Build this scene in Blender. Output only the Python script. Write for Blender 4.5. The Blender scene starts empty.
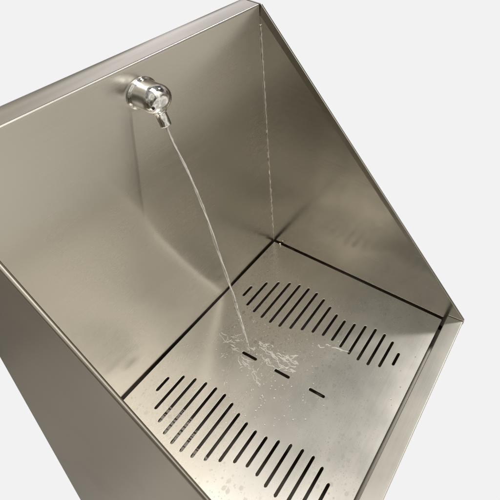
import bpy, bmesh, math, random
from mathutils import Vector, Matrix
from mathutils import noise as mnoise

random.seed(7)
scene = bpy.context.scene
COL = scene.collection
U = 0.5                                    # metres per inner width of the trough
Z0 = 0.62                                  # height of the grate above the underside (in widths)

def V(x, y, z):
    return Vector((x * U, y * U, (z + Z0) * U))

# ------------------------------------------------------------------ camera
FX, CX, CY = 530.32, 422.44, 106.12        # focal length and principal point, in px of the 500 px photo
cam_d = bpy.data.cameras.new('camera')
cam = bpy.data.objects.new('camera', cam_d)
COL.objects.link(cam)
cam.location = V(-0.3593, -1.1384, 1.9186)
cam.rotation_euler = (0.992, -0.1093, -1.1454)
cam_d.sensor_width = 36
cam_d.lens = FX / 500 * 36
cam_d.shift_x = -(CX - 250) / 500
cam_d.shift_y = (CY - 250) / 500
cam_d.clip_start = 0.01
cam_d.clip_end = 50
scene.camera = cam

# ------------------------------------------------------------------ world: studio surroundings
world = bpy.data.worlds.new('World')
scene.world = world
world.use_nodes = True
wn = world.node_tree.nodes; wl = world.node_tree.links
wn.clear()
w_out = wn.new('ShaderNodeOutputWorld'); w_bg = wn.new('ShaderNodeBackground')
w_tc = wn.new('ShaderNodeTexCoord')
w_dot = wn.new('ShaderNodeVectorMath'); w_dot.operation = 'DOT_PRODUCT'
w_dot.inputs[1].default_value = (0.487, 0.4619, -0.7413)     # middle of the white area added as blank background
w_mr = wn.new('ShaderNodeMapRange'); w_mr.interpolation_type = 'SMOOTHSTEP'
w_mr.inputs['From Min'].default_value = 0.66; w_mr.inputs['From Max'].default_value = 0.74
w_sep = wn.new('ShaderNodeSeparateXYZ')
w_ramp = wn.new('ShaderNodeValToRGB')
w_z = wn.new('ShaderNodeMapRange'); w_z.inputs['From Min'].default_value = -1; w_z.inputs['From Max'].default_value = 1
cr = w_ramp.color_ramp
cr.elements[0].position = 0.0; cr.elements[0].color = (0.24, 0.22, 0.19, 1)
cr.elements[1].position = 1.0; cr.elements[1].color = (0.34, 0.33, 0.305, 1)
for pos, c in ((0.30, (0.30, 0.255, 0.20)), (0.5, (0.17, 0.15, 0.12)), (0.72, (0.34, 0.32, 0.28))):
    e = cr.elements.new(pos); e.color = (*c, 1)
wl.new(w_tc.outputs['Generated'], w_sep.inputs[0]); wl.new(w_sep.outputs['Z'], w_z.inputs['Value'])
wl.new(w_z.outputs[0], w_ramp.inputs[0])
def w_lobe(col_in, direction, lo, hi, color):
    """an added bright or dark lobe of the surroundings in one direction"""
    d = wn.new('ShaderNodeVectorMath'); d.operation = 'DOT_PRODUCT'
    d.inputs[1].default_value = Vector(direction).normalized()
    wl.new(w_tc.outputs['Generated'], d.inputs[0])
    r = wn.new('ShaderNodeMapRange'); r.interpolation_type = 'SMOOTHSTEP'
    r.inputs['From Min'].default_value = lo; r.inputs['From Max'].default_value = hi
    wl.new(d.outputs['Value'], r.inputs['Value'])
    m = wn.new('ShaderNodeMix'); m.data_type = 'RGBA'; m.inputs['B'].default_value = (*color, 1)
    wl.new(r.outputs[0], m.inputs['Factor']); wl.new(col_in, m.inputs['A'])
    return m.outputs['Result']
wc = w_ramp.outputs[0]
# uneven room: soft light and dark areas
w_n = wn.new('ShaderNodeTexNoise'); w_n.inputs['Scale'].default_value = 1.9; w_n.inputs['Detail'].default_value = 0.6
wl.new(w_tc.outputs['Generated'], w_n.inputs['Vector'])
w_nr = wn.new('ShaderNodeMapRange'); w_nr.inputs['From Min'].default_value = 0.35; w_nr.inputs['From Max'].default_value = 0.65
w_nr.inputs['To Min'].default_value = 0.45; w_nr.inputs['To Max'].default_value = 1.45; w_nr.interpolation_type = 'SMOOTHSTEP'
wl.new(w_n.outputs['Fac'], w_nr.inputs['Value'])
w_nm = wn.new('ShaderNodeVectorMath'); w_nm.operation = 'SCALE'
wl.new(wc, w_nm.inputs[0]); wl.new(w_nr.outputs[0], w_nm.inputs['Scale']); wc = w_nm.outputs[0]
wc = w_lobe(wc, (0.02, -0.82, -0.55), 0.69, 0.80, (0.76, 0.715, 0.635))      # floor in front, its glow added to brighten the back sheet
wc = w_lobe(wc, (0.25, -0.78, 0.52), 0.86, 0.97, (1.15, 1.06, 0.92))       # glow added in front, brightens the left panel's edge
wc = w_lobe(wc, (0.05, -0.68, 0.73), 0.930, 0.980, (1.7, 1.62, 1.48))        # added bright lobe high in front, lightens the back sheet's lower left
wc = w_lobe(wc, (-0.56, -0.47, 0.67), 0.88, 0.975, (0.80, 0.75, 0.66))    # added glow up to the left, lightens the inner walls
wc = w_lobe(wc, (0.66, 0.62, 0.42), 0.935, 0.985, (1.02, 0.97, 0.99))       # pale glow added behind the trough for the top flange
wc = w_lobe(wc, (0.70, -0.44, 0.56), 0.92, 0.98, (0.08, 0.07, 0.06))   # added dark lobe to the front right, deepens the right panel
w_n2 = wn.new('ShaderNodeTexNoise'); w_n2.inputs['Scale'].default_value = 3.4; w_n2.inputs['Detail'].default_value = 1.5
w_off = wn.new('ShaderNodeVectorMath'); w_off.operation = 'ADD'; w_off.inputs[1].default_value = (3.1, 1.7, 5.2)
wl.new(w_tc.outputs['Generated'], w_off.inputs[0]); wl.new(w_off.outputs[0], w_n2.inputs['Vector'])
w_nr2 = wn.new('ShaderNodeMapRange'); w_nr2.inputs['From Min'].default_value = 0.36; w_nr2.inputs['From Max'].default_value = 0.60
w_nr2.inputs['To Min'].default_value = 0.68; w_nr2.inputs['To Max'].default_value = 1.25; w_nr2.interpolation_type = 'SMOOTHSTEP'
wl.new(w_n2.outputs['Fac'], w_nr2.inputs['Value'])
w_nm2 = wn.new('ShaderNodeVectorMath'); w_nm2.operation = 'SCALE'
wl.new(wc, w_nm2.inputs[0]); wl.new(w_nr2.outputs[0], w_nm2.inputs['Scale']); wc = w_nm2.outputs[0]
w_xm = wn.new('ShaderNodeMapRange'); w_xm.interpolation_type = 'SMOOTHSTEP'
w_xm.inputs['From Min'].default_value = -0.12; w_xm.inputs['From Max'].default_value = 0.02  # white area is cut off leftward, keeping the outer left panel darker
wl.new(w_sep.outputs['X'], w_xm.inputs['Value'])
w_mul = wn.new('ShaderNodeMath'); w_mul.operation = 'MULTIPLY'
wl.new(w_tc.outputs['Generated'], w_dot.inputs[0]); wl.new(w_dot.outputs['Value'], w_mr.inputs['Value'])
wl.new(w_mr.outputs[0], w_mul.inputs[0]); wl.new(w_xm.outputs[0], w_mul.inputs[1])
w_mix = wn.new('ShaderNodeMix'); w_mix.data_type = 'RGBA'
w_mix.inputs['B'].default_value = (0.888, 0.888, 0.888, 1)                 # the blank white background itself
wl.new(wc, w_mix.inputs['A']); wl.new(w_mul.outputs[0], w_mix.inputs['Factor'])
wl.new(w_mix.outputs['Result'], w_bg.inputs['Color']); wl.new(w_bg.outputs[0], w_out.inputs[0])
w_bg.inputs['Strength'].default_value = 1.0

# ------------------------------------------------------------------ lamps
def lamp(name, loc, target, sx, sy, power, color=(1, 0.95, 0.88)):
    l = bpy.data.lights.new(name, 'AREA'); l.shape = 'RECTANGLE'; l.size = sx; l.size_y = sy
    l.energy = power; l.color = color
    o = bpy.data.objects.new(name, l); COL.objects.link(o)
    o.location = loc
    o.rotation_euler = (Vector(target) - Vector(loc)).to_track_quat('-Z', 'Y').to_euler()
    return o
lamp('ceiling_lamp', (0.27, -0.65, 3.3), (0.27, -0.651, 0.3), 1.0, 3.2, 40.0, (1, 0.96, 0.91))
lamp('ceiling_lamp', (2.24, -0.69, 3.3), (0.45, -0.2, 0.31), 0.35, 0.35, 38.0, (1, 0.97, 0.94))

scene.view_settings.view_transform = 'Standard'
scene.view_settings.look = 'None'
scene.view_settings.exposure = 0
scene.view_settings.gamma = 1
scene.render.engine = 'CYCLES'
scene.cycles.max_bounces = 12
scene.cycles.glossy_bounces = 8
scene.cycles.transmission_bounces = 8
scene.cycles.caustics_reflective = True
scene.cycles.caustics_refractive = True

# ------------------------------------------------------------------ materials
def steel(name, color, rough, aniso=0.5, axis='Z', grain=(1, 1, 1), bump=0.04, mottle=0.05, spots=0.0, rot=0.0, streak=0.5):
    m = bpy.data.materials.new(name); m.use_nodes = True
    n = m.node_tree.nodes; l = m.node_tree.links
    b = n['Principled BSDF']
    b.inputs['Metallic'].default_value = 1.0
    b.inputs['Anisotropic'].default_value = aniso
    b.inputs['Anisotropic Rotation'].default_value = rot
    tg = n.new('ShaderNodeTangent'); tg.direction_type = 'RADIAL'; tg.axis = axis
    l.new(tg.outputs[0], b.inputs['Tangent'])
    tc = n.new('ShaderNodeTexCoord')
    # brushing: noise stretched along the grain
    mp = n.new('ShaderNodeMapping'); mp.inputs['Scale'].default_value = grain
    l.new(tc.outputs['Object'], mp.inputs[0])
    g = n.new('ShaderNodeTexNoise'); g.inputs['Scale'].default_value = 1.0; g.inputs['Detail'].default_value = 4
    l.new(mp.outputs[0], g.inputs['Vector'])
    bp = n.new('ShaderNodeBump'); bp.inputs['Strength'].default_value = bump; bp.inputs['Distance'].default_value = 0.001
    l.new(g.outputs['Fac'], bp.inputs['Height'])
    # slight waviness of the sheet
    wv = n.new('ShaderNodeTexNoise'); wv.inputs['Scale'].default_value = 3.5; wv.inputs['Detail'].default_value = 0
    l.new(tc.outputs['Object'], wv.inputs['Vector'])
    b2 = n.new('ShaderNodeBump'); b2.inputs['Strength'].default_value = 0.10; b2.inputs['Distance'].default_value = 0.004
    l.new(wv.outputs['Fac'], b2.inputs['Height']); l.new(bp.outputs[0], b2.inputs['Normal'])
    l.new(b2.outputs[0], b.inputs['Normal'])
    # smudges: blotchy roughness and tiny colour change
    sm = n.new('ShaderNodeTexNoise'); sm.inputs['Scale'].default_value = 9; sm.inputs['Detail'].default_value = 3
    sm.inputs['Roughness'].default_value = 0.6
    l.new(tc.outputs['Object'], sm.inputs['Vector'])
    r = n.new('ShaderNodeMapRange'); r.inputs['From Min'].default_value = 0.1; r.inputs['From Max'].default_value = 0.9
    r.inputs['To Min'].default_value = rough - mottle * 1.3; r.inputs['To Max'].default_value = rough + mottle * 1.3
    gr = n.new('ShaderNodeMath'); gr.operation = 'MULTIPLY_ADD'; gr.inputs[1].default_value = streak 
    l.new(g.outputs['Fac'], gr.inputs[0]); 
    gq = n.new('ShaderNodeMath'); gq.operation = 'MULTIPLY_ADD'; gq.inputs[1].default_value = 1 - streak; gq.inputs[2].default_value = 0.0
    l.new(sm.outputs['Fac'], gq.inputs[0]); l.new(gq.outputs[0], gr.inputs[2]); l.new(gr.outputs[0], r.inputs['Value'])
    c = n.new('ShaderNodeMix'); c.data_type = 'RGBA'
    c.inputs['A'].default_value = (*[v * 0.87 for v in color], 1); c.inputs['B'].default_value = (*color, 1)
    gm = n.new('ShaderNodeMath'); gm.operation = 'ADD'; gm.use_clamp = True
    gs = n.new('ShaderNodeMath'); gs.operation = 'MULTIPLY'; gs.inputs[1].default_value = streak
    l.new(g.outputs['Fac'], gs.inputs[0]); l.new(gs.outputs[0], gm.inputs[0])
    g2 = n.new('ShaderNodeMath'); g2.operation = 'MULTIPLY'; g2.inputs[1].default_value = 1 - streak
    l.new(sm.outputs['Fac'], g2.inputs[0]); l.new(g2.outputs[0], gm.inputs[1])
    l.new(gm.outputs[0], c.inputs['Factor'])
    col_out = c.outputs['Result']; r_out = r.outputs[0]
    if spots > 0:
        # dried and wet water spots: round, a few sizes
        acc = None
        for sc, th in ((75, 0.30), (130, 0.27), (260, 0.30)):
            vo = n.new('ShaderNodeTexVoronoi'); vo.inputs['Scale'].default_value = sc
            vo.inputs['Randomness'].default_value = 1.0
            l.new(tc.outputs['Object'], vo.inputs['Vector'])
            ms = n.new('ShaderNodeMapRange'); ms.interpolation_type = 'SMOOTHSTEP'
            ms.inputs['From Min'].default_value = th; ms.inputs['From Max'].default_value = th - 0.07
            l.new(vo.outputs['Distance'], ms.inputs['Value'])
            # keep about a third of the cells
            sp = n.new('ShaderNodeSeparateColor'); l.new(vo.outputs['Color'], sp.inputs[0])
            gt = n.new('ShaderNodeMath'); gt.operation = 'GREATER_THAN'; gt.inputs[1].default_value = 0.62
            l.new(sp.outputs[0], gt.inputs[0])
            mu = n.new('ShaderNodeMath'); mu.operation = 'MULTIPLY'
            l.new(ms.outputs[0], mu.inputs[0]); l.new(gt.outputs[0], mu.inputs[1])
            if acc is None: acc = mu.outputs[0]
            else:
                mx = n.new('ShaderNodeMath'); mx.operation = 'MAXIMUM'
                l.new(acc, mx.inputs[0]); l.new(mu.outputs[0], mx.inputs[1]); acc = mx.outputs[0]
        pt = n.new('ShaderNodeTexNoise'); pt.inputs['Scale'].default_value = 6; pt.inputs['Detail'].default_value = 2
        l.new(tc.outputs['Object'], pt.inputs['Vector'])
        pm = n.new('ShaderNodeMapRange'); pm.inputs['From Min'].default_value = 0.42; pm.inputs['From Max'].default_value = 0.62
        l.new(pt.outputs['Fac'], pm.inputs['Value'])
        am = n.new('ShaderNodeMath'); am.operation = 'MULTIPLY'
        l.new(acc, am.inputs[0]); l.new(pm.outputs[0], am.inputs[1])
        sc_ = n.new('ShaderNodeMath'); sc_.operation = 'MULTIPLY'; sc_.inputs[1].default_value = spots
        l.new(am.outputs[0], sc_.inputs[0])
        c2 = n.new('ShaderNodeMix'); c2.data_type = 'RGBA'
        c2.inputs['B'].default_value = (*[v * 0.70 for v in color], 1)
        l.new(sc_.outputs[0], c2.inputs['Factor']); l.new(col_out, c2.inputs['A']); col_out = c2.outputs['Result']
        ra = n.new('ShaderNodeMath'); ra.operation = 'MULTIPLY_ADD'; ra.inputs[1].default_value = 0.03
        l.new(sc_.outputs[0], ra.inputs[0]); l.new(r_out, ra.inputs[2]); r_out = ra.outputs[0]
    l.new(col_out, b.inputs['Base Color']); l.new(r_out, b.inputs['Roughness'])
    return m

STEEL = (0.64, 0.617, 0.56)
M_back = steel('brushed_steel_back', STEEL, 0.26, 0.6, 'Z', (5, 5, 500), bump=0.03)
def spout_streak(m):
    """a thin darker streak on the sheet under the spout"""
    n = m.node_tree.nodes; l = m.node_tree.links; b = n['Principled BSDF']
    tc = n.new('ShaderNodeTexCoord'); sp_ = n.new('ShaderNodeSeparateXYZ'); l.new(tc.outputs['Object'], sp_.inputs[0])
    def mth(op, *a):
        q = n.new('ShaderNodeMath'); q.operation = op
        for k, v in enumerate(a):
            if isinstance(v, (int, float)): q.inputs[k].default_value = v
            else: l.new(v, q.inputs[k])
        return q.outputs[0]
    def ss(v, lo, hi):
        r = n.new('ShaderNodeMapRange'); r.interpolation_type = 'SMOOTHSTEP'
        r.inputs['From Min'].default_value = lo; r.inputs['From Max'].default_value = hi; l.new(v, r.inputs['Value']); return r.outputs[0]
    zz = mth('SUBTRACT', sp_.outputs['Z'], (0.69 + Z0) * U)
    nz = n.new('ShaderNodeTexNoise'); nz.inputs['Scale'].default_value = 14; nz.inputs['Detail'].default_value = 2; l.new(tc.outputs['Object'], nz.inputs['Vector'])
    wob = mth('MULTIPLY', mth('SUBTRACT', nz.outputs['Fac'], 0.5), 0.004)
    xc = mth('ADD', mth('ADD', mth('MULTIPLY', zz, 0.10), 0.414 * U), wob)
    dx = mth('SUBTRACT', sp_.outputs['X'], xc)
    right = ss(dx, 0.0035, 0.0010); left = ss(dx, -0.022, 0.0)
    core = ss(mth('ABSOLUTE', dx), 0.0038, 0.0008)
    v = mth('MULTIPLY', ss(zz, -0.035, 0.03), ss(zz, 0.185, 0.15))
    a = mth('ADD', mth('MULTIPLY', mth('MULTIPLY', right, left), 0.22), mth('MULTIPLY', core, 0.20))
    f = mth('MULTIPLY', a, v)
    old = b.inputs['Base Color'].links[0].from_socket
    c = n.new('ShaderNodeMix'); c.data_type = 'RGBA'; c.inputs['B'].default_value = (0.20, 0.18, 0.15, 1)
    l.new(f, c.inputs['Factor']); l.new(old, c.inputs['A']); l.new(c.outputs['Result'], b.inputs['Base Color'])
spout_streak(M_back)
M_side = steel('brushed_steel_side', STEEL, 0.19, 0.6, 'Z', (5, 5, 500), bump=0.03)
M_grate = steel('brushed_steel_grate', (0.65, 0.628, 0.577), 0.27, 0.3, 'Y', (5, 400, 5), bump=0.006, spots=1.0, streak=0.15)
M_lip = steel('brushed_steel_lip', STEEL, 0.34, 0.0, 'Y', (5, 500, 5), bump=0.008, streak=0.25)
M_pan = steel('shaded_steel_pan', (0.30, 0.28, 0.25), 0.45, 0.0, 'Z', (40, 40, 40))  # darkened steel; the shade under the grate is in its colour

M_chrome = bpy.data.materials.new('polished_chrome'); M_chrome.use_nodes = True
b = M_chrome.node_tree.nodes['Principled BSDF']
b.inputs['Metallic'].default_value = 1; b.inputs['Base Color'].default_value = (0.80, 0.80, 0.80, 1)
b.inputs['Roughness'].default_value = 0.05
M_bright = steel('bright_steel', (0.75, 0.73, 0.68), 0.15, 0.0, 'Z', (300, 300, 300), bump=0.02)

M_water = bpy.data.materials.new('water'); M_water.use_nodes = True
b = M_water.node_tree.nodes['Principled BSDF']
b.inputs['Transmission Weight'].default_value = 0.92; b.inputs['IOR'].default_value = 1.333
b.inputs['Roughness'].default_value = 0.02; b.inputs['Base Color'].default_value = (1, 1, 1, 1)
M_foam = bpy.data.materials.new('aerated_water'); M_foam.use_nodes = True
b = M_foam.node_tree.nodes['Principled BSDF']
b.inputs['Transmission Weight'].default_value = 0.50; b.inputs['IOR'].default_value = 1.333
b.inputs['Roughness'].default_value = 0.15; b.inputs['Base Color'].default_value = (0.93, 0.92, 0.88, 1)

M_glint = bpy.data.materials.new('glint_white_water'); M_glint.use_nodes = True  # nearly opaque white; the stream's glints are put into this colour
b = M_glint.node_tree.nodes['Principled BSDF']
b.inputs['Specular IOR Level'].default_value = 0.8
b.inputs['Transmission Weight'].default_value = 0.10; b.inputs['IOR'].default_value = 1.333
b.inputs['Roughness'].default_value = 0.08; b.inputs['Base Color'].default_value = (0.98, 0.97, 0.94, 1)

# ------------------------------------------------------------------ helpers
def obj(name, bm, mat, parent=None, smooth=False, bevel=0.0, segs=3):
    bmesh.ops.recalc_face_normals(bm, faces=bm.faces)
    me = bpy.data.meshes.new(name); bm.to_mesh(me); bm.free()
    me.materials.append(mat)
    if smooth:
        for p in me.polygons: p.use_smooth = True
    o = bpy.data.objects.new(name, me); COL.objects.link(o)
    if parent: o.parent = parent
    if bevel:
        md = o.modifiers.new('bevel', 'BEVEL'); md.width = bevel * U; md.segments = segs
        md.limit_method = 'ANGLE'; md.angle_limit = math.radians(25)
        md.harden_normals = False
        for p in me.polygons: p.use_smooth = True
        wn_ = o.modifiers.new('wn', 'WEIGHTED_NORMAL'); wn_.keep_sharp = True
    return o

def prism_x(poly, x0, x1):
    bm = bmesh.new()
    a = [bm.verts.new(V(x0, y, z)) for y, z in poly]; b_ = [bm.verts.new(V(x1, y, z)) for y, z in poly]
    n = len(poly)
    bm.faces.new(a); bm.faces.new(b_[::-1])
    for i in range(n): bm.faces.new((a[i], b_[i], b_[(i + 1) % n], a[(i + 1) % n]))
    return bm

def box(x0, x1, y0, y1, z0, z1, bm=None):
    bm = bm or bmesh.new()
    v = [bm.verts.new(V(x, y, z)) for x in (x0, x1) for y in (y0, y1) for z in (z0, z1)]
    for f in ((0, 1, 3, 2), (4, 6, 7, 5), (0, 4, 5, 1), (2, 3, 7, 6), (0, 2, 6, 4), (1, 5, 7, 3)):
        bm.faces.new([v[i] for i in f])
    return bm

def lathe(profile, base, axis, n=64, bm=None, scale=U):
    """profile = [(distance along axis, radius)], base = world point."""
    bm = bm or bmesh.new()
    axis = Vector(axis).normalized()
    s = axis.orthogonal().normalized(); t = axis.cross(s)
    rings = []
    for d, r in profile:
        c = base + axis * d * scale
        if r < 1e-6: rings.append([bm.verts.new(c)])
        else: rings.append([bm.verts.new(c + (s * math.cos(2 * math.pi * k / n) + t * math.sin(2 * math.pi * k / n)) * r * scale) for k in range(n)])
    for a, b_ in zip(rings, rings[1:]):
        for k in range(n):
            k2 = (k + 1) % n
            if len(a) == 1 and len(b_) == 1: continue
            if len(a) == 1: bm.faces.new((a[0], b_[k], b_[k2]))
            elif len(b_) == 1: bm.faces.new((a[k], b_[0], a[k2]))
            else: bm.faces.new((a[k], b_[k], b_[k2], a[k2]))
    return bm

def tube(pts, radii, n=10, bm=None):
    bm = bm or bmesh.new()
    prev = None; N = len(pts); s = None
    for i, (p, r) in enumerate(zip(pts, radii)):
        d = (pts[min(i + 1, N - 1)] - pts[max(i - 1, 0)]).normalized()
        s = d.orthogonal().normalized() if s is None else (s - d * s.dot(d)).normalized()
        t = d.cross(s)
        ring = [bm.verts.new(p + (s * math.cos(2 * math.pi * k / n) + t * math.sin(2 * math.pi * k / n)) * r) for k in range(n)]
        if prev:
            for k in range(n): bm.faces.new((prev[k], ring[k], ring[(k + 1) % n], prev[(k + 1) % n]))
        else: bm.faces.new(ring)
        prev = ring
    bm.faces.new(prev)
    return bm

# ------------------------------------------------------------------ the trough
H, D, DL, ZL, BK = 1.1617, 0.8452, 0.9333, 0.040, 0.0779
BOT = -0.62
trough = bpy.data.objects.new('wash_trough', None); COL.objects.link(trough)
trough['label'] = 'brushed stainless steel wash trough with high back, sloping side panels and a spout'
trough['category'] = 'wash trough'

LIGHT_CREASE = [(1.05, 0.29), (0.9133, 0.3233), (0.7899, 0.3699), (0.7329, 0.3913), (0.6723, 0.4142), (0.5433, 0.4495), (0.3911, 0.5059), (0.2242, 0.573), (0.0619, 0.6446), (-0.05, 0.69)]
def light_crease(x, z):
    """crease added to form the light streak, and slight unevenness of the back sheet, in widths"""
    xc = LIGHT_CREASE[0][1] if z > LIGHT_CREASE[0][0] else LIGHT_CREASE[-1][1]
    for (z1, x1), (z0, x0) in zip(LIGHT_CREASE, LIGHT_CREASE[1:]):
        if z0 <= z <= z1: xc = x0 + (x1 - x0) * (z - z0) / (z1 - z0)
    q = x - xc
    fade = max(0, min(1, (0.98 - z) / 0.45)) * max(0, min(1, (z + 0.02) / 0.05))
    fade = max(0, min(1, (0.92 - z) / 0.45)) * max(0, min(1, (z + 0.02) / 0.05))
    h = 0.0040 * (math.exp(q / 0.025) if q < 0 else math.exp(-(q / 0.075) ** 2)) * fade
    h += 0.0016 * mnoise.noise(Vector((x * 2.6, z * 1.7, 4.0)))
    edge = min(1, (x + 0.0075) / 0.06, (1 - x) / 0.06, (H - z) / 0.08)
    e = max(0, edge); return h * e * e * (3 - 2 * e)
def back_sheet():
    """the back skin: one sheet, folded over the top rim and back along the flange"""
    bm = bmesh.new(); nx, nz, r = 150, 190, 0.006; g = []
    def row(f): g.append([bm.verts.new(f(-0.0075 + 1.0075 * i / nx)) for i in range(nx + 1)])
    for j in range(nz + 1):
        z = -0.06 + (H - r + 0.06) * j / nz
        row(lambda x: V(x, 0.0035 - light_crease(x, z), z))
    for k in range(1, 7):
        a = math.pi / 2 * k / 6
        row(lambda x: V(x, 0.0035 + r * (1 - math.cos(a)), H - r + r * math.sin(a)))
    for y in (0.012, 0.03, 0.05, BK - 0.003):
        row(lambda x: V(x, y, H + 0.0009 * mnoise.noise(Vector((x * 4, y * 9, 1))) * min(1, (y - 0.0095) / 0.02) * max(0, min(1, x / 0.05, (1 - x) / 0.05))))
    row(lambda x: V(x, BK + 0.0006, H - 0.0015)); row(lambda x: V(x, BK + 0.001, H - 0.006)); row(lambda x: V(x, BK + 0.001, H - 0.02))
    for j in range(len(g) - 1):
        for i in range(nx): bm.faces.new((g[j][i], g[j + 1][i], g[j + 1][i + 1], g[j][i + 1]))
    return bm
bp_ = obj('back_panel', box(-0.0075, 1.0, 0.0075, BK, BOT, H - 0.003), M_back, trough, bevel=0.003)
bs_ = obj('splash_sheet', back_sheet(), M_back, bp_, smooth=True)

side_poly = [(BK, H), (0.0, H), (-DL, ZL), (-DL - 0.001, ZL - 0.012), (-0.78, BOT), (BK, BOT)]
L_ = obj('side_panel', prism_x(side_poly, -0.0200, -0.0080), M_side, trough, bevel=0.0050, segs=4)
def right_panel():
    """the far panel, its sloping edge flared outward in a narrow hem"""
    hz = lambda y: H if y > 0 else H + y * (H - ZL) / DL
    xi, xe, xo = 1.0005, 1.0042, 1.0115
    bm = bmesh.new(); nv = lambda x, y, z: bm.verts.new(V(x, y, z))
    b0, b1 = nv(xi, BK, BOT), nv(xi, -0.78, BOT)
    t1, t2 = nv(xi, -DL, ZL), nv(xi, -DL - 0.001, ZL - 0.012)
    i1, i2 = nv(xi, 0.0, H - 0.0440), nv(xi, -0.852, hz(-0.852) - 0.020)
    e2 = nv(xi, -0.872, hz(-0.872)); e1 = nv(xe, 0.0, H); bt = nv(xe, BK, H); bm1 = nv(xi, BK, H - 0.0440)
    bm.faces.new((b0, bm1, i1, i2, e2, t1, t2, b1))
    bm.faces.new((bm1, bt, e1, i1)); 
    N = 24; lo = [i1]; up = [e1]
    for k in range(1, N):
        u = k / N
        y = -0.852 * u; lo.append(nv(xi, y, (H - 0.0440) * (1 - u) + (hz(-0.852) - 0.020) * u))
        y = -0.872 * u; up.append(nv(xe + (xi - xe) * u ** 3, y, hz(y)))
    lo.append(i2); up.append(e2)
    for k in range(N): bm.faces.new((lo[k], up[k], up[k + 1], lo[k + 1]))
    # outer skin
    o = [nv(xo, y, z) for y, z in ((BK, BOT), (BK, H), (0, H))]
    oy = [nv(xo, -0.872 * k / N, hz(-0.872 * k / N)) for k in range(1, N + 1)]
    o2 = [nv(xo, -DL, ZL), nv(xo, -DL - 0.001, ZL - 0.012), nv(xo, -0.78, BOT)]
    ring_o = o + oy + o2
    bm.faces.new(ring_o)
    ring_i = [b0, bt, e1] + up[1:] + [t1, t2, b1]
    for k in range(len(ring_o)):
        k2 = (k + 1) % len(ring_o)
        if k == 0: bm.faces.new((b0, o[0], o[1], bt, bm1))
        else: bm.faces.new((ring_i[k], ring_o[k], ring_o[k2], ring_i[k2]))
    return bm
rp = right_panel()
R_ = obj('side_panel', rp, M_side, trough)
md = R_.modifiers.new('bevel', 'BEVEL'); md.width = 0.0016 * U; md.segments = 2; md.limit_method = 'ANGLE'; md.angle_limit = math.radians(14)

# front lip with a hidden, undercut apron
lip_poly = [(-0.864, ZL - 0.0078), (-DL + 0.002, ZL - 0.001), (-DL + 0.002, ZL - 0.014), (-0.80, BOT + 0.004), (-0.78, BOT + 0.004), (-0.853, -0.14), (-0.864, -0.14)]
obj('front_lip', prism_x(lip_poly, -0.0075, 1.0), M_lip, trough, bevel=0.003)
# basin under the grate
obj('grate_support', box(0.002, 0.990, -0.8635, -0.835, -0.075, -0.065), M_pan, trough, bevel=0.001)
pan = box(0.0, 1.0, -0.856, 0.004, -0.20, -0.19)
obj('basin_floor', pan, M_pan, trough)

# ------------------------------------------------------------------ the grate, cut from one sheet
LEN = [.0505, .1255, .1625, .1885, .2015, .2025, .187, .159, .1295, .1045, .097, .112, .1335, .146, .142, .114, .052]
CXs = [.7245, .7338, .7405, .7475, .752, .7558, .7608, .763, .7598, .7545, .750, .7485, .7505, .752, .751, .751, .750]
XM = 0.503
def slot_pts(cx, cy, length, w, along='x', n=8):
    r = w / 2; h = length / 2 - r; out = []
    for sgn in (1, -1):
        for k in range(n + 1):
            a = -math.pi / 2 + math.pi * k / n
            px, py = sgn * (h + r * math.cos(a)), sgn * r * math.sin(a)
            out.append((cx + px, cy + py) if along == 'x' else (cx - py, cy + px))
    return out
slots = []
for i in range(17):
    y = -0.0745 - 0.04253 * i
    dx = CXs[i] - 0.503
    for sx in (1, -1):
        slots.append((XM + sx * dx, y, LEN[i] + 0.006, 0.0125, 'x'))
for yc in (-0.2674, -0.4135, -0.5631):
    slots.append((XM, yc, 0.068, 0.0115, 'y'))

def grate_mesh():
    cu = bpy.data.curves.new('grate_outline', 'CURVE'); cu.dimensions = '2D'; cu.fill_mode = 'BOTH'
    TH = 0.006
    cu.extrude = TH / 2 * U; cu.bevel_depth = 0.0010 * U * 1.0; cu.bevel_resolution = 2
    x0, x1, y0, y1, rr = 0.006, 0.9930, -D, -0.005, 0.004
    outline = []
    for cx, cy, a0 in ((x1 - rr, y1 - rr, 0), (x0 + rr, y1 - rr, 90), (x0 + rr, y0 + rr, 180), (x1 - rr, y0 + rr, 270)):
        for k in range(5):
            a = math.radians(a0 + 90 * k / 4); outline.append((cx + rr * math.cos(a), cy + rr * math.sin(a)))
    for poly in [outline] + [slot_pts(*s[:4], along=s[4]) for s in slots]:
        sp = cu.splines.new('POLY'); sp.points.add(len(poly) - 1); sp.use_cyclic_u = True
        for p, (x, y) in zip(sp.points, poly): p.co = (x * U, y * U, 0, 1)
    tmp = bpy.data.objects.new('grate_tmp', cu); COL.objects.link(tmp)
    dg = bpy.context.evaluated_depsgraph_get(); dg.update()
    me = bpy.data.meshes.new_from_object(tmp.evaluated_get(dg))
    bpy.data.objects.remove(tmp); bpy.data.curves.remove(cu)
    for v in me.vertices: v.co.z += (Z0 - 0.004) * U
    return me
me = grate_mesh(); me.name = 'drain_grate'
me.materials.clear(); me.materials.append(M_grate)
grate = bpy.data.objects.new('drain_grate', me); COL.objects.link(grate)
grate['label'] = 'flat steel drain grate with two wavy rows of slots, lying wet in the trough'
grate['category'] = 'drain grate'

# weld beads in the back corners, and the small fixing in the corner of the basin
def weld(x, z0, z1, name='corner_seam'):
    pts = [V(x + 0.0006 * math.sin(k * 1.3), 0.002 + 0.0004 * math.sin(k * 2.1), z0 + (z1 - z0) * k / 120) for k in range(121)]
    rad = [(0.0024 + 0.0005 * math.sin(k * 3.7) + 0.0004 * math.sin(k * 1.1)) * U for k in range(121)]
    return obj(name, tube(pts, rad, 8), M_bright, trough, smooth=True)
weld(0.9985, -0.01, H - 0.075)
weld(0.0015, -0.01, H - 0.075)

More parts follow.
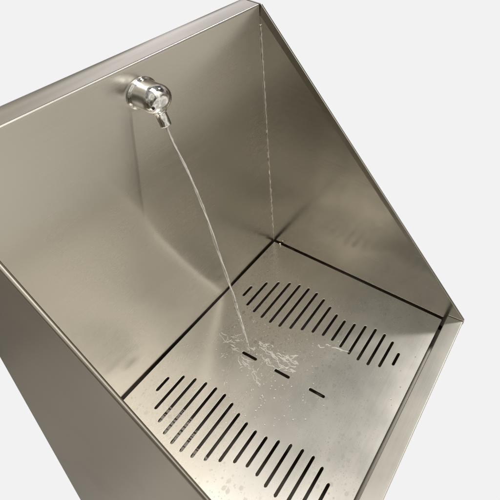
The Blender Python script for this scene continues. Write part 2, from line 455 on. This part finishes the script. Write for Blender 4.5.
# ------------------------------------------------------------------ the spout
spout_base = V(0.494, 0.004, 1.066)
ax = Vector((0, -1, 0))
prof = [(0, 0), (0, 0.0470), (0.002, 0.0485), (0.0045, 0.0485), (0.0065, 0.0450), (0.015, 0.0432), (0.032, 0.0428), (0.050, 0.0432)]
for k in range(1, 17):
    a = math.pi / 2 * k / 16
    prof.append((0.050 + 0.034 * math.sin(a), 0.0432 * math.cos(a) ** 0.72 if k < 16 else 0))
spout = obj('spout', lathe(prof, spout_base, ax, 96), M_chrome, trough, smooth=True)
nd = Vector((0, -0.34, -1)).normalized()
nb = spout_base + Vector((0, -0.050, -0.022)) * U
nprof = [(0, 0.0), (0, 0.0210), (0.020, 0.0205), (0.0235, 0.0170), (0.0245, 0.0162), (0.050, 0.0162), (0.062, 0.0160), (0.0650, 0.0152), (0.0655, 0.0105), (0.052, 0.0100), (0.052, 0)]
nozzle = obj('nozzle', lathe(nprof, nb, nd, 48), M_chrome, spout, smooth=True)
M_dark = bpy.data.materials.new('recess_shade'); M_dark.use_nodes = True
b = M_dark.node_tree.nodes['Principled BSDF']; b.inputs['Base Color'].default_value = (0.012, 0.012, 0.012, 1); b.inputs['Roughness'].default_value = 0.4
hd = Vector((-0.68, -0.60, -0.10)).normalized()
hb = spout_base + Vector((0, -0.048, 0)) * U
obj('recess_disc', lathe([(0.030, 0.0), (0.030, 0.0038), (0.0452, 0.0038), (0.0452, 0.0)], hb, hd, 24), M_dark, spout, smooth=False)  # solid dark disc; the shade of a hole is put into its colour
tip = nb + nd * 0.0645 * U

# ------------------------------------------------------------------ water
GZ = -0.0005                                # top of the grate
ctrl = [(tip.y / U, tip.z / U - Z0 + 0.004), (-0.0865, 0.920), (-0.121, 0.8335), (-0.1570, 0.7044), (-0.1850, 0.5542), (-0.2090, 0.4198), (-0.2290, 0.2909), (-0.2430, 0.1676), (-0.2500, 0.070), (-0.2540, 0.001)]
def spl(t):
    t = max(0, min(t, 0.99999)) * (len(ctrl) - 1); i = int(t); f = t - i
    P = [Vector(ctrl[max(0, min(len(ctrl) - 1, i + k))]) for k in (-1, 0, 1, 2)]
    return 0.5 * ((2 * P[1]) + (-P[0] + P[2]) * f + (2 * P[0] - 5 * P[1] + 4 * P[2] - P[3]) * f * f + (-P[0] + 3 * P[1] - 3 * P[2] + P[3]) * f ** 3)
def strand(bm, off, r0, t0, t1, ph, N=260, tw=26):
    pts, rad = [], []
    for k in range(N):
        t = t0 + (t1 - t0) * k / (N - 1)
        q = spl(t); a = tw * t + ph
        w = off * min(1, t * 2.5)
        nz = mnoise.noise(Vector((t * 30, ph, 0)))
        pts.append(V(0.494 + 0.020 * t * t + 0.004 * t + w * math.cos(a) + 0.0015 * nz * t, q.x + w * math.sin(a), q.y))
        e = min(1, (t - t0) / 0.03 + 0.25, (t1 - t) / 0.03 + 0.25) if off else 1
        rad.append(r0 * U * (1 + 0.22 * math.sin(t * 70 + ph) * t + 0.35 * mnoise.noise(Vector((t * 55, ph + 5, 1)))) * e)
    tube(pts, rad, 12, bm)
bm = bmesh.new()
strand(bm, 0.0, 0.0036, 0, 1, 0)
stream = obj('water_stream', bm, M_water, None, smooth=True)
stream['label'] = 'thin clear stream of water arcing from the chrome spout down to the grate'
stream['category'] = 'water jet'
bm = bmesh.new()
strand(bm, 0.0030, 0.0015, 0.02, 0.99, 1.0)
strand(bm, 0.0031, 0.0013, 0.12, 0.99, 3.6)
strand(bm, 0.0042, 0.0009, 0.62, 0.995, 2.2)
obj('water_strand', bm, M_glint, stream, smooth=True)

def blob(bm, x, y, r, h, el=1.0, ang=0.0, n=10):
    """flattened drop sitting on the grate, el = stretch along ang"""
    rings = [(1.0, 0.0), (1.02, 0.25), (0.86, 0.65), (0.5, 0.93)]
    vs = []
    ca, sa = math.cos(ang), math.sin(ang)
    wob = [1 + 0.16 * random.uniform(-1, 1) for _ in range(n)]
    for rr, hh in rings:
        row = []
        for k in range(n):
            a = 2 * math.pi * k / n
            px, py = rr * r * el * math.cos(a) * wob[k], rr * r * math.sin(a) * wob[k]
            row.append(bm.verts.new(V(x + px * ca - py * sa, y + px * sa + py * ca, GZ + 0.0002 + hh * h)))
        vs.append(row)
    topv = bm.verts.new(V(x, y, GZ + 0.0002 + h))
    bm.faces.new(vs[0][::-1])
    for a, b_ in zip(vs, vs[1:]):
        for k in range(n): bm.faces.new((a[k], a[(k + 1) % n], b_[(k + 1) % n], b_[k]))
    for k in range(n): bm.faces.new((vs[-1][k], vs[-1][(k + 1) % n], topv))

def in_slot(x, y, m=0.004):
    for cx, cy, ln, w, al in slots:
        dx, dy = (abs(x - cx), abs(y - cy)) if al == 'x' else (abs(y - cy), abs(x - cx))
        if dx < ln / 2 + m and dy < w / 2 + m: return True
    return False
drops = bmesh.new()
for k in range(760):
    # scattered fine drops, thicker round the splash
    if k < 420:
        a = random.uniform(0, 2 * math.pi); d = abs(random.gauss(0, 0.13)) + 0.02
        x, y = 0.49 + d * math.cos(a) * 1.0, -0.30 + d * math.sin(a) * 1.3
    else:
        x, y = random.uniform(0.06, 0.96), random.uniform(-0.82, -0.03)
        if mnoise.noise(Vector((x * 5, y * 5, 3))) < -0.05: continue
    if not (0.02 < x < 0.98 and -0.83 < y < -0.02) or in_slot(x, y): continue
    r = random.choice((0.0010, 0.0013, 0.0017, 0.0026))
    blob(drops, x, y, r, r * 0.38, random.uniform(1, 1.4), random.uniform(0, 3.1), 8)
dr = obj('water_droplets', drops, M_water, None, smooth=True)
dr['kind'] = 'stuff'; dr['label'] = 'fine water droplets scattered over the steel grate'; dr['category'] = 'droplets'

# splash: low wandering ridges of moving water where the stream lands
def ridge(bm, pts, r, h, wob=0.006, seed=0):
    P = [Vector((x, y)) for x, y in pts]; out = []
    for i in range(len(P) - 1):
        n = max(3, int((P[i + 1] - P[i]).length / 0.004))
        for k in range(n): out.append(P[i].lerp(P[i + 1], k / n))
    out.append(P[-1])
    c, rad = [], []
    for i, q in enumerate(out):
        u = i / (len(out) - 1)
        nx = mnoise.noise(Vector((i * 0.22, seed, 0))) * wob; ny = mnoise.noise(Vector((i * 0.22, seed, 9))) * wob
        rr = r * (0.35 + 0.65 * math.sin(math.pi * min(1, max(0.03, u)) ** 0.8)) * (1 + 0.5 * mnoise.noise(Vector((i * 0.5, seed, 4))))
        c.append(V(q.x + nx, q.y + ny, GZ + 0.0006 + rr * h)); rad.append(max(rr, 0.0003) * U)
    tube(c, rad, 8, bm)
sp = bmesh.new()
RIDGES = [[(0.56, -0.259), (0.55, -0.306), (0.548, -0.348), (0.551, -0.391), (0.558, -0.429)], [(0.554, -0.275), (0.549, -0.325), (0.538, -0.378), (0.539, -0.411), (0.554, -0.439)], [(0.557, -0.365), (0.559, -0.396), (0.558, -0.425)], [(0.52, -0.313), (0.521, -0.346), (0.515, -0.385), (0.528, -0.42), (0.533, -0.451)], [(0.521, -0.089), (0.512, -0.109), (0.516, -0.135), (0.503, -0.165), (0.506, -0.192)], [(0.497, -0.147), (0.511, -0.158), (0.534, -0.168), (0.535, -0.191)], [(0.502, -0.184), (0.494, -0.202), (0.501, -0.225)], [(0.472, -0.255), (0.472, -0.284), (0.456, -0.314), (0.447, -0.338), (0.438, -0.365)], [(0.467, -0.305), (0.458, -0.329), (0.436, -0.347), (0.437, -0.362)], [(0.501, -0.236), (0.487, -0.262), (0.488, -0.294), (0.496, -0.304)], [(0.488, -0.236), (0.471, -0.262), (0.466, -0.283)], [(0.532, -0.24), (0.527, -0.262), (0.537, -0.265)], [(0.548, -0.15), (0.547, -0.169), (0.557, -0.178)], [(0.558, -0.289), (0.571, -0.296), (0.565, -0.324)], [(0.587, -0.421), (0.568, -0.413), (0.563, -0.394)], [(0.656, -0.447), (0.656, -0.481), (0.674, -0.497), (0.683, -0.531), (0.692, -0.57)], [(0.676, -0.536), (0.68, -0.561), (0.687, -0.581)]]
def broken(pts, n_par, spread, seed):
    """a patch of short ripples that follow a path, with gaps, side by side"""
    P = [Vector(p) for p in pts]; cum = [0]
    for a, b in zip(P, P[1:]): cum.append(cum[-1] + (b - a).length)
    def at(d):
        d = max(0, min(d, cum[-1] - 1e-6)); i = max(k for k in range(len(cum) - 1) if cum[k] <= d)
        return P[i].lerp(P[i + 1], (d - cum[i]) / (cum[i + 1] - cum[i]))
    for q in range(n_par):
        d = random.uniform(0, 0.012)
        while d < cum[-1]:
            ln = random.uniform(0.014, 0.060); off = Vector((random.gauss(0, spread), random.gauss(0, spread)))
            path = [tuple(at(d + ln * k / 3) + off) for k in range(4)]
            if cum[-1] - d > 0.004 and not in_slot(path[0][0], path[0][1], 0.001):
                ridge(sp, path, random.uniform(0.0016, 0.0032), 0.0, 0.010, seed + q * 7.7 + d * 90)
            d += ln + random.uniform(0.001, 0.016)
for i, pts in enumerate(RIDGES):
    far = i >= 15
    broken(pts, 1 if far else (3 if i < 4 else 2), 0.0012 if far else 0.0050, i * 3.1)
for k in range(30):
    a = random.uniform(0, 2 * math.pi); d = 0.015 + abs(random.gauss(0, 0.06))
    x, y = 0.50 + d * math.cos(a), -0.285 + d * math.sin(a) * 1.2
    b_ = a + random.uniform(-0.9, 0.9); ln = random.uniform(0.003, 0.018)
    if in_slot(x, y, 0.002): continue
    ridge(sp, [(x, y), (x + ln * math.cos(b_), y + ln * math.sin(b_))], random.uniform(0.0006, 0.0014), 0.1, 0.004, k * 1.7)
spl_o = obj('water_splash', sp, M_foam, None, smooth=True)
spl_o['kind'] = 'stuff'; spl_o['label'] = 'broken white ripples of water spreading where the stream hits the grate'; spl_o['category'] = 'splash'

# water held in the near ends of a few slots of the left row
fb = bmesh.new()
for i, frac in ((2, 0.30), (3, 0.44), (4, 0.44), (5, 0.34), (6, 0.16), (7, 0.05)):
    cx, cy, ln, w, _ = slots[2 * i + 1]
    xa = cx - ln / 2 + 0.0015; xe = xa + ln * frac; x = xa; w2 = w / 2 - 0.0003
    while x < xe:
        u = (x - xa) / (xe - xa)
        l_ = random.uniform(0.003, 0.011) * (1.3 - u); n = 6
        sl, sr = random.uniform(-0.002, 0.002), random.uniform(-0.002, 0.002)
        ya = cy - w2 * random.uniform(0.75, 1.0) * (0.55 if x == xa else 1); yb = cy + w2 * random.uniform(0.75, 1.0) * (0.55 if x == xa else 1)
        zt = random.uniform(-0.0055, -0.0035)
        P = [(x, ya), (x + l_ + sl, ya), (x + l_ + sr, yb), (x, yb)]
        lo = [fb.verts.new(V(a, b_, -0.0085)) for a, b_ in P]; hi = [fb.verts.new(V(a, b_, zt)) for a, b_ in P]
        fb.faces.new(lo[::-1]); fb.faces.new(hi)
        for k in range(4): fb.faces.new((lo[k], lo[(k + 1) % 4], hi[(k + 1) % 4], hi[k]))
        x += l_ + random.uniform(0.0006, 0.0045) * (0.4 + u * 1.6)
M_film = bpy.data.materials.new('cloudy_water'); M_film.use_nodes = True
b = M_film.node_tree.nodes['Principled BSDF']; b.inputs['Base Color'].default_value = (0.42, 0.40, 0.36, 1)
b.inputs['Transmission Weight'].default_value = 0.45; b.inputs['Roughness'].default_value = 0.12; b.inputs['IOR'].default_value = 1.33
fo = obj('water_film', fb, M_film, None)
fo['kind'] = 'stuff'; fo['label'] = 'milky water trapped in the near ends of the grate slots beside the left panel'; fo['category'] = 'trapped water'

# bright bead at the back right corner of the basin
bm = bmesh.new()
bmesh.ops.create_uvsphere(bm, u_segments=20, v_segments=12, radius=0.0068 * U)
for v in bm.verts: v.co += V(0.991, -0.038, 0.004)
obj('corner_rivet', bm, M_bright, trough, smooth=True)
